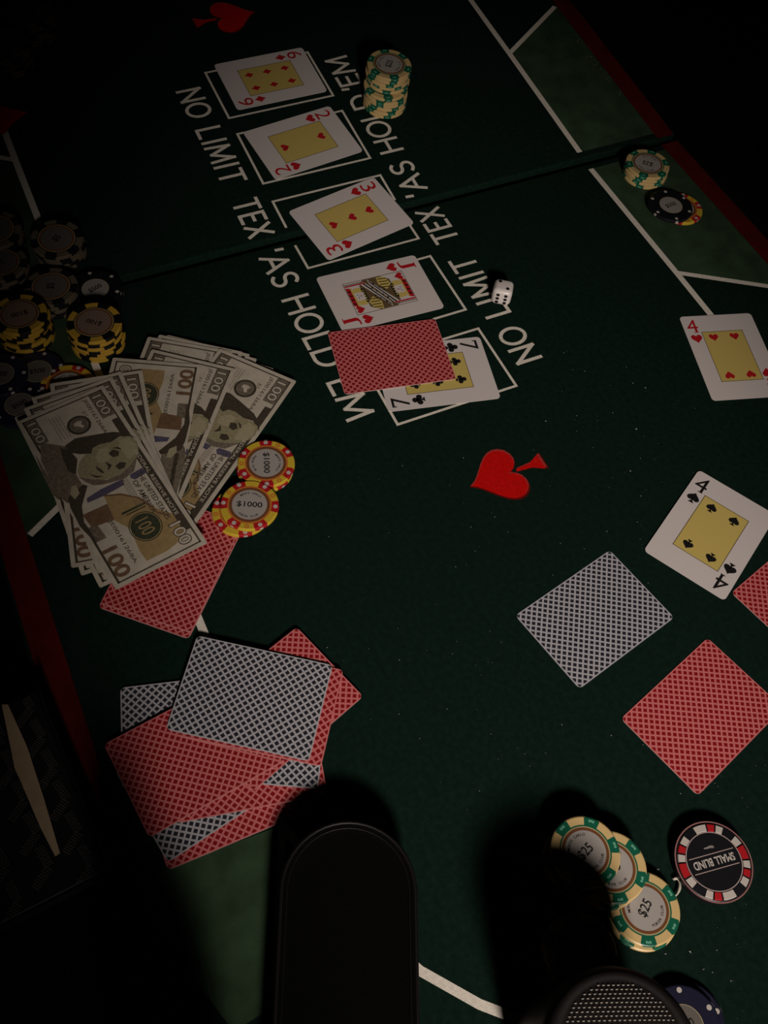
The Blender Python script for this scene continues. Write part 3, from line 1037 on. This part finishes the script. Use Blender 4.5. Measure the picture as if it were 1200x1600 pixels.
g = G().strip([note_xy(*t) for t in ((540, 690), (640, 690), (740, 712), (800, 750), (850, 800), (920, 822))], 1.2, NZ + 0.09, N_COPPER)
npart('quill', g)
# portrait: robed figure with long hair and high forehead
g = G()
g.poly(PL([(160, 362), (320, 395), (385, 470), (378, 560), (425, 640), (400, 700), (330, 720), (290, 690), (225, 585), (168, 470)]), NZ + 0.06, N_MID)
g.poly(PL([(280, 400), (340, 420), (385, 480), (375, 560), (330, 540), (300, 470)]), NZ + 0.07, N_INK)
g.poly(PL([(330, 690), (420, 620), (445, 630), (412, 740), (425, 830), (505, 935), (490, 945), (400, 850), (345, 745)]), NZ + 0.07, N_INK)
npart('coat', g)
g = G().poly(PL([(350, 628), (378, 622), (398, 668), (372, 702), (345, 672)]), NZ + 0.09, N_HI)
npart('collar', g)
g = G()
g.poly(PL([(470, 415), (520, 392), (590, 383), (650, 355), (705, 352), (748, 388), (756, 430), (742, 490), (690, 540), (640, 572), (600, 592), (540, 602), (470, 588), (400, 578), (385, 545), (400, 485), (440, 440)]), NZ + 0.08, N_SKIN)
g.poly(PL([(640, 372), (700, 366), (742, 402), (738, 455), (700, 495), (665, 452), (640, 420)]), NZ + 0.09, N_HI)
g.poly(PL([(520, 420), (570, 410), (585, 470), (560, 500), (520, 505), (490, 470)]), NZ + 0.09, N_HI)
npart('face', g)
g = G()
g.poly(PL([(310, 390), (370, 350), (470, 336), (600, 322), (690, 333), (745, 368), (700, 350), (645, 352), (590, 382), (520, 392), (478, 412), (470, 445), (400, 445), (350, 435), (322, 412)]), NZ + 0.10, N_INK)
g.poly(PL([(395, 578), (470, 592), (560, 604), (640, 576), (700, 532), (748, 470), (725, 560), (665, 602), (600, 615), (535, 628), (480, 628), (430, 605)]), NZ + 0.10, N_MID)
npart('hair', g)
g = G()
for pts in ([(572, 450), (598, 428), (638, 440), (634, 466), (600, 474)], [(612, 526), (640, 503), (680, 510), (668, 538), (635, 548)],
            [(548, 494), (592, 518), (578, 542), (566, 545), (570, 525)], [(495, 518), (528, 540), (548, 562), (530, 562), (502, 540)],
            [(590, 420), (625, 412), (650, 425), (648, 432), (622, 424)], [(450, 560), (500, 575), (540, 580), (500, 588)]):
    g.poly(PL(pts), NZ + 0.11, N_INK)
npart('facial_feature', g)
g = G().poly([(27, -22), (40, -21), (40, -28), (27, -28)], NZ + 0.07, N_MID)
npart('signature_block', g)

CUTS = [-70 + 10 * i for i in range(15)]
def bent(g, nm, bend):
    me = g.mesh(nm)
    fix_up(me) if nm != 'note_paper' else None
    bm = bmesh.new()
    bm.from_mesh(me)
    for x in CUTS:
        bmesh.ops.bisect_plane(bm, geom=list(bm.verts) + list(bm.edges) + list(bm.faces), plane_co=(x * MM, 0, 0), plane_no=(1, 0, 0), dist=1e-7)
    for v in bm.verts:
        t = v.co.x / (78 * MM)
        v.co.z += bend(t) * MM
    bm.to_mesh(me)
    bm.free()
    me.update()
    return me
pg = G()
pg.prism(rrect(156, 66, 1.2, 3), 0, NZ, NPAPER)
BENDS = [lambda t: 0.0, lambda t: 0.9 * t * t, lambda t: 0.7 * math.sin(t * 2.2)]
NOTE = []
for bi, bf in enumerate(BENDS):
    NOTE.append((bent(pg, 'note_paper', bf), [(nm, bent(gg, nm, bf)) for nm, gg in PARTS]))

def note(x, y, z, deg, label, var=0, tilt=None):
    paper, parts = NOTE[var]
    o = obj('banknote', paper, None, pose(x, y, z, deg, None, tilt))
    tag(o, label, 'banknote', 'fan of hundred-dollar notes')
    for nm, me in parts:
        obj(nm, me, o)
    return o
# from the bottom of the fan upwards
note(-149.0, 408.0, 2.2, -104.0, 'lowest banknote, its corner showing behind the rightmost note', 0, (70, 0.3))
note(-156.5, 410.0, 2.8, -98.5, 'rear banknote whose tip shows between the two right-hand notes', 0)
note(-160.0, 411.5, 3.4, -96.5, 'rear banknote, third tip from the left behind the fan', 0)
note(-163.0, 411.0, 4.0, -94.5, 'rear banknote, second tip from the left behind the fan', 0)
note(-167.0, 408.0, 4.6, -92.0, 'rear banknote, leftmost tip behind the fan', 0)
note(-202.0, 363.5, 3.4, -58.0, 'banknote peeking out below the front note, lower left', 0)
note(-196.5, 354.5, 4.2, -52.0, 'banknote tip just under the lower corner of the front note', 0)
note(-135.0, 401.0, 5.6, -108.5, 'rightmost banknote of the fan, with seal and half a face', 2)
note(-166.6, 392.9, 6.4, -96.3, 'banknote second from the right in the fan', 0)
note(-177.3, 385.0, 7.1, 94.7, 'banknote in the middle of the fan, turned end for end', 0)
note(-193.5, 366.5, 7.7, -68.0, 'third banknote from the left, rounded corner at its top', 1)
note(-192.0, 364.0, 8.6, -57.0, 'second banknote from the left, just behind the front note', 0)
note(-191.0, 358.5, 9.1, -53.0, 'banknote directly below the front note, a narrow border showing', 0)
note(-189.1, 351.0, 9.6, -48.8, 'front banknote at the lower left of the fan, whole face showing', 0)

# ------------------------------------------------------------------ black case in the foreground
def case():
    ang = math.degrees(math.atan2(0.989, -0.125)) - 90
    root = obj('spectacle_case', None, None, pose(10.3, 107.0, 0.15, ang))
    tag(root, 'black rounded case with piped rim in the foreground', 'case')
    def stad(r, length=128.0, n=24):
        pts = [(r * math.cos(R(180 * i / n)), r * math.sin(R(180 * i / n))) for i in range(n + 1)]
        pts += [(r * math.cos(R(180 + 180 * i / n)), -length + r * math.sin(R(180 + 180 * i / n))) for i in range(n + 1)]
        return pts
    levels = [(33.0, 0), (35.6, 2.5), (36.5, 8), (36.5, 22.5), (35.9, 25.5), (34.4, 26.3), (33.6, 25.7), (30, 25.1), (22, 24.7)]
    g = G()
    n = len(stad(1))
    vs_, fs_ = [], []
    for r, z in levels:
        vs_ += [(a, b, z) for a, b in stad(r)]
    for q in range(len(levels) - 1):
        for i in range(n):
            j = (i + 1) % n
            fs_.append([q * n + i, q * n + j, (q + 1) * n + j, (q + 1) * n + i])
    k = (len(levels) - 1) * n
    fs_.append([k + i for i in range(n)])
    fs_.append(list(range(n - 1, -1, -1)))
    obj('body', g.add(vs_, fs_, CASEM).mesh('case_body', True), root)
    def tube(r, z, rad, nm):
        c = stad(r)
        g = G()
        vs_, fs_ = [], []
        for i, (a, b) in enumerate(c):
            nx, ny = (c[(i + 1) % n][1] - c[i - 1][1]), -(c[(i + 1) % n][0] - c[i - 1][0])
            l = math.hypot(nx, ny)
            nx, ny = nx / l, ny / l
            for q in range(8):
                t = 2 * math.pi * q / 8
                vs_.append((a + nx * rad * math.cos(t), b + ny * rad * math.cos(t), z + rad * math.sin(t)))
        for i in range(n):
            j = (i + 1) % n
            for q in range(8):
                w = (q + 1) % 8
                fs_.append([i * 8 + q, j * 8 + q, j * 8 + w, i * 8 + w])
        obj(nm, g.add(vs_, fs_, PIPING).mesh(nm, True), root)
    tube(35.8, 25.8, 1.1, 'piping')
    tube(32.8, 25.7, 0.35, 'stitching')
case()

# ------------------------------------------------------------------ mesh dome at the bottom right
def dome():
    root = obj('mesh_dome', None, None, pose(142.5, 44.0, 0.15, 8))
    tag(root, 'black round body with studded mesh top at the bottom edge', 'speaker')
    prof = [(34, 0), (36.5, 2), (37, 8), (37, 74), (36.2, 78.5), (34.0, 81.5), (31.5, 82.5), (30.5, 82.0)] + [(r, 82.2 + 4.5 * (1 - (r / 30.0) ** 2)) for r in (29, 25, 20, 14, 8, 3)]
    g = G()
    v, f = lathe(prof, 64)
    obj('shell', g.add(v, f, MESHK).mesh('shell', True), root)
    g = G()
    for i in range(-15, 16):
        for j in range(-17, 18):
            x, y = (i + 0.5 * (j % 2)) * 2.35, j * 1.85
            rr = math.hypot(x, y)
            if rr > 29 or abs(x) + abs(y) < 7.2:
                continue
            z = 82.25 + 4.5 * (1 - (rr / 30.0) ** 2)
            ring = [(x + 0.72 * math.cos(q * math.pi / 3), y + 0.46 * math.sin(q * math.pi / 3), z) for q in range(6)]
            g.add(ring + [(x, y, z + 0.5)], [[q, (q + 1) % 6, 6] for q in range(6)], MESHDOT)
    st = obj('stud_mesh', g.mesh('stud_mesh'), root)
    st['kind'] = 'stuff'
    st['label'] = 'rows of pale studs over the black mesh'
    g = G()
    g.prism([(6.6, 0), (0, 6.6), (-6.6, 0), (0, -6.6)], 86.4, 87.4, MESHK)
    e = obj('emblem', g.mesh('emblem'), root)
    g = G()
    g.prism([(3.4, 0), (0, 3.4), (-3.4, 0), (0, -3.4)], 87.4, 87.8, BLUEG)
    obj('emblem_inlay', g.mesh('emblem_inlay'), e)
dome()
chip('navy', pose(200.5, 70.0, 0.2, 15), 'dark chip with white dots beside the mesh dome, lower one', 'dotted chips by the mesh dome')
chip('navy', pose(197.0, 67.5, 3.7, 28), 'dark chip with white dots beside the mesh dome, upper one', 'dotted chips by the mesh dome')

# ------------------------------------------------------------------ black dotted pouch at the left
def pouch():
    root = obj('pouch', None, None, Matrix.Translation((0, 0, 0)))
    tag(root, 'black pouch with dotted chevron pattern and beige slit, lower left', 'pouch')
    ZT = 0.0
    c = Vector((-116.9, 100.4))
    ex = Vector((-0.595, 0.804))       # along the right-hand edge, away from the near corner
    ey = Vector((-0.813, -0.582))      # along the near edge
    root.matrix_world = Matrix(((ex.x, ey.x, 0, c.x * MM), (ex.y, ey.y, 0, c.y * MM), (0, 0, 1, -26.5 * MM), (0, 0, 0, 1)))
    H = 46.5
    LX, LY = 118.0, 190.0
    # soft body: its belly stays clear of the table edge, its top flap hangs a little over it
    g = G()
    rings = []
    for ins, z in ((20, 0), (17, 3), (16, 26), (15, 28.2), (5, 30), (1.5, 34), (0, 39), (0.6, H - 2), (3.0, H)):
        rings.append([(ins, ins, z), (LX, ins, z), (LX, LY, z), (ins, LY, z)])
    vs_, fs_ = [p for r_ in rings for p in r_], []
    for q in range(len(rings) - 1):
        for i in range(4):
            j = (i + 1) % 4
            fs_.append([q * 4 + i, q * 4 + j, (q + 1) * 4 + j, (q + 1) * 4 + i])
    fs_ += [[3, 2, 1, 0], [len(vs_) - 4 + i for i in range(4)]]
    me = g.add(vs_, fs_, BAGM).mesh('pouch_body')
    bevel_mesh(me, 2.5, 2, 50)
    obj('body', me, root)
    for z in (H - 0.5, H - 7):
        g = G()
        pts = [(-0.4, LY), (-0.4, 3), (0.6, 0.6), (3, -0.4), (LX, -0.4)]
        vs_, fs_ = [], []
        for i, (a, b) in enumerate(pts):
            for q in range(6):
                t = 2 * math.pi * q / 6
                off = Vector((0.7, 0.7)).normalized() * math.cos(t) * 1.0
                vs_.append((a - off.x + 1.2, b - off.y + 1.2, z + math.sin(t) * 1.0))
        for i in range(len(pts) - 1):
            for q in range(6):
                w = (q + 1) % 6
                fs_.append([i * 6 + q, i * 6 + w, (i + 1) * 6 + w, (i + 1) * 6 + q])
        obj('piping', g.add(vs_, fs_, PIPING).mesh('piping'), root)
    # beige slit
    def loc(x, y):
        d = Vector((x, y)) - c
        return (d.dot(ex), d.dot(ey))
    outl = [(-203.0, 182.5), (-199.5, 183.0), (-181.0, 160.0), (-163.0, 132.5), (-146.5, 106.0), (-148.5, 104.0), (-161.0, 118.0), (-179.0, 141.0), (-184.0, 147.0), (-192.5, 163.0)]
    q = [loc(*t) for t in outl]
    area = sum(q[i][0] * q[(i + 1) % len(q)][1] - q[(i + 1) % len(q)][0] * q[i][1] for i in range(len(q)))
    if area < 0:
        q = q[::-1]
    g = G()
    g.prism(q, H - 0.5, H + 0.9, BEIGE)
    me = g.mesh('lining')
    o = obj('lining', me, root)
    o['label'] = 'beige lining showing in the slit'
    # dotted chevrons
    g = G()
    rg = random.Random(4)
    for i in range(7):
        for j in range(9):
            x0, y0 = 8 + 20 * i + (10 if j % 2 else 0), 8 + 20 * j
            for arm in ((1.0, 0.15), (-0.55, 0.8)):
                d = Vector(arm).normalized()
                nrm = Vector((-d.y, d.x))
                for k in range(9):
                    for w in range(4):
                        p = Vector((x0, y0)) + d * (1.4 * k + 1) + nrm * (1.25 * (w - 1.5))
                        if p.x < 3 or p.y < 3 or p.x > LX - 3 or p.y > LY - 3:
                            continue
                        g.add([(p.x - 0.33, p.y, H + 0.03), (p.x, p.y - 0.33, H + 0.03), (p.x + 0.33, p.y, H + 0.03), (p.x, p.y + 0.33, H + 0.03), (p.x, p.y, H + 0.16)],
                              [[0, 1, 4], [1, 2, 4], [2, 3, 4], [3, 0, 4]], BAGDOT)
    st = obj('dot_pattern', g.mesh('dot_pattern'), root)
    st['kind'] = 'stuff'
    st['label'] = 'pale dots forming broken chevrons'
pouch()

# ------------------------------------------------------------------ bits and crumbs
def hook():
    g = G()
    pts = []
    for i in range(13):
        a = R(130 - 250 * i / 12)
        pts.append((2.6 * math.cos(a), 5.2 * math.sin(a), 1.0 + 1.2 * math.sin(R(180 * i / 12))))
    vs_, fs_ = [], []
    for i, (a, b, z) in enumerate(pts):
        r = 0.75 + 0.25 * math.sin(i * 1.3)
        t0 = Vector(pts[min(i + 1, 12)]) - Vector(pts[max(i - 1, 0)])
        t0.normalize()
        n1 = t0.cross(Vector((0, 0, 1))).normalized()
        n2 = n1.cross(t0)
        for q in range(6):
            t = 2 * math.pi * q / 6
            vs_.append(tuple(Vector((a, b, z)) + n1 * r * math.cos(t) + n2 * r * math.sin(t)))
    for i in range(12):
        for q in range(6):
            w = (q + 1) % 6
            fs_.append([i * 6 + q, i * 6 + w, (i + 1) * 6 + w, (i + 1) * 6 + q])
    fs_ += [[0, 1, 2, 3, 4, 5], [77, 76, 75, 74, 73, 72]]
    o = obj('plastic_scrap', g.add(vs_, fs_, PLASTIC).mesh('plastic_scrap', True), None, pose(196.0, 139.0, 0.25, -14))
    tag(o, 'tiny curled pale plastic scrap between the chips and the button', 'scrap')
hook()
g = G()
rg = random.Random(11)
def crumb(x, y, s, z=0.0):
    rot = rg.uniform(0, 6.28)
    c, sn = math.cos(rot), math.sin(rot)
    e = rg.uniform(0.5, 1.0)
    base = [(s * math.cos(q * 2.094), s * e * math.sin(q * 2.094)) for q in range(3)]
    vs_ = [(x + a * c - b * sn, y + a * sn + b * c, z + 0.1) for a, b in base] + [(x, y, z + 0.1 + s * 0.9)]
    g.add(vs_, [[0, 1, 3], [1, 2, 3], [2, 0, 3]], CRUMB)
clear = [(100, 230, 360, 480), (60, 200, 330, 420), (0, 110, 180, 420), (40, 130, 150, 300), (180, 260, 190, 230), (200, 270, 60, 140), (120, 230, 420, 540), (-60, 60, 240, 420)]
for k in range(170):
    a = clear[rg.randrange(len(clear))]
    crumb(rg.uniform(a[0], a[1]), rg.uniform(a[2], a[3]), rg.choice((0.18, 0.2, 0.22, 0.26, 0.34, 0.46)))
for x, y, s in ((111, 465, 0.7), (180, 470, 0.8), (175, 430, 0.75), (188, 512, 0.7), (178, 515, 0.5), (140, 520, 0.45), (204, 106, 1.1), (190, 103, 0.8), (187, 148, 1.0), (226, 94, 0.6), (211, 98, 0.8), (216, 97, 0.6), (160, 225, 0.5), (180, 222, 0.5)):
    crumb(x, y, s)
for k in range(26):
    q = M_UP @ Vector((rg.uniform(-170, -60) * MM, rg.gauss(268, 3) * MM, 0.0002))
    crumb(q.x / MM, q.y / MM, rg.uniform(0.25, 0.5), q.z / MM)
cr_ = obj('crumbs', g.mesh('crumbs'))
tag(cr_, 'pale specks of crumbs and lint scattered over the felt', 'crumbs', None, 'stuff')

# ------------------------------------------------------------------ unseen blocker added off view to shade the card heap's left edge
def shadow_caster():
    root = obj('shadow_caster', None, None, Matrix.Translation((-0.029, -0.074, -0.0268)))
    tag(root, 'unseen black blocker added beyond the near left table corner to shade the card heap', 'shadow_caster')
    prof = [(27, 0), (30, 2), (31, 6), (31, 150), (30, 162), (26, 174), (21, 184), (17, 192), (15, 200), (15, 206)]
    g = G()
    v, f = lathe(prof, 40)
    obj('body', g.add(v, f, CASEM).mesh('shadow_caster_body', True), root)
    g = G()
    v, f = lathe([(16, 0), (16.6, 1), (16.6, 17), (15.6, 18.5), (10, 18.8)], 32)
    obj('cap', g.add(v, f, PIPING).mesh('cap', True), root, Matrix.Translation((0, 0, 0.2062)))
shadow_caster()
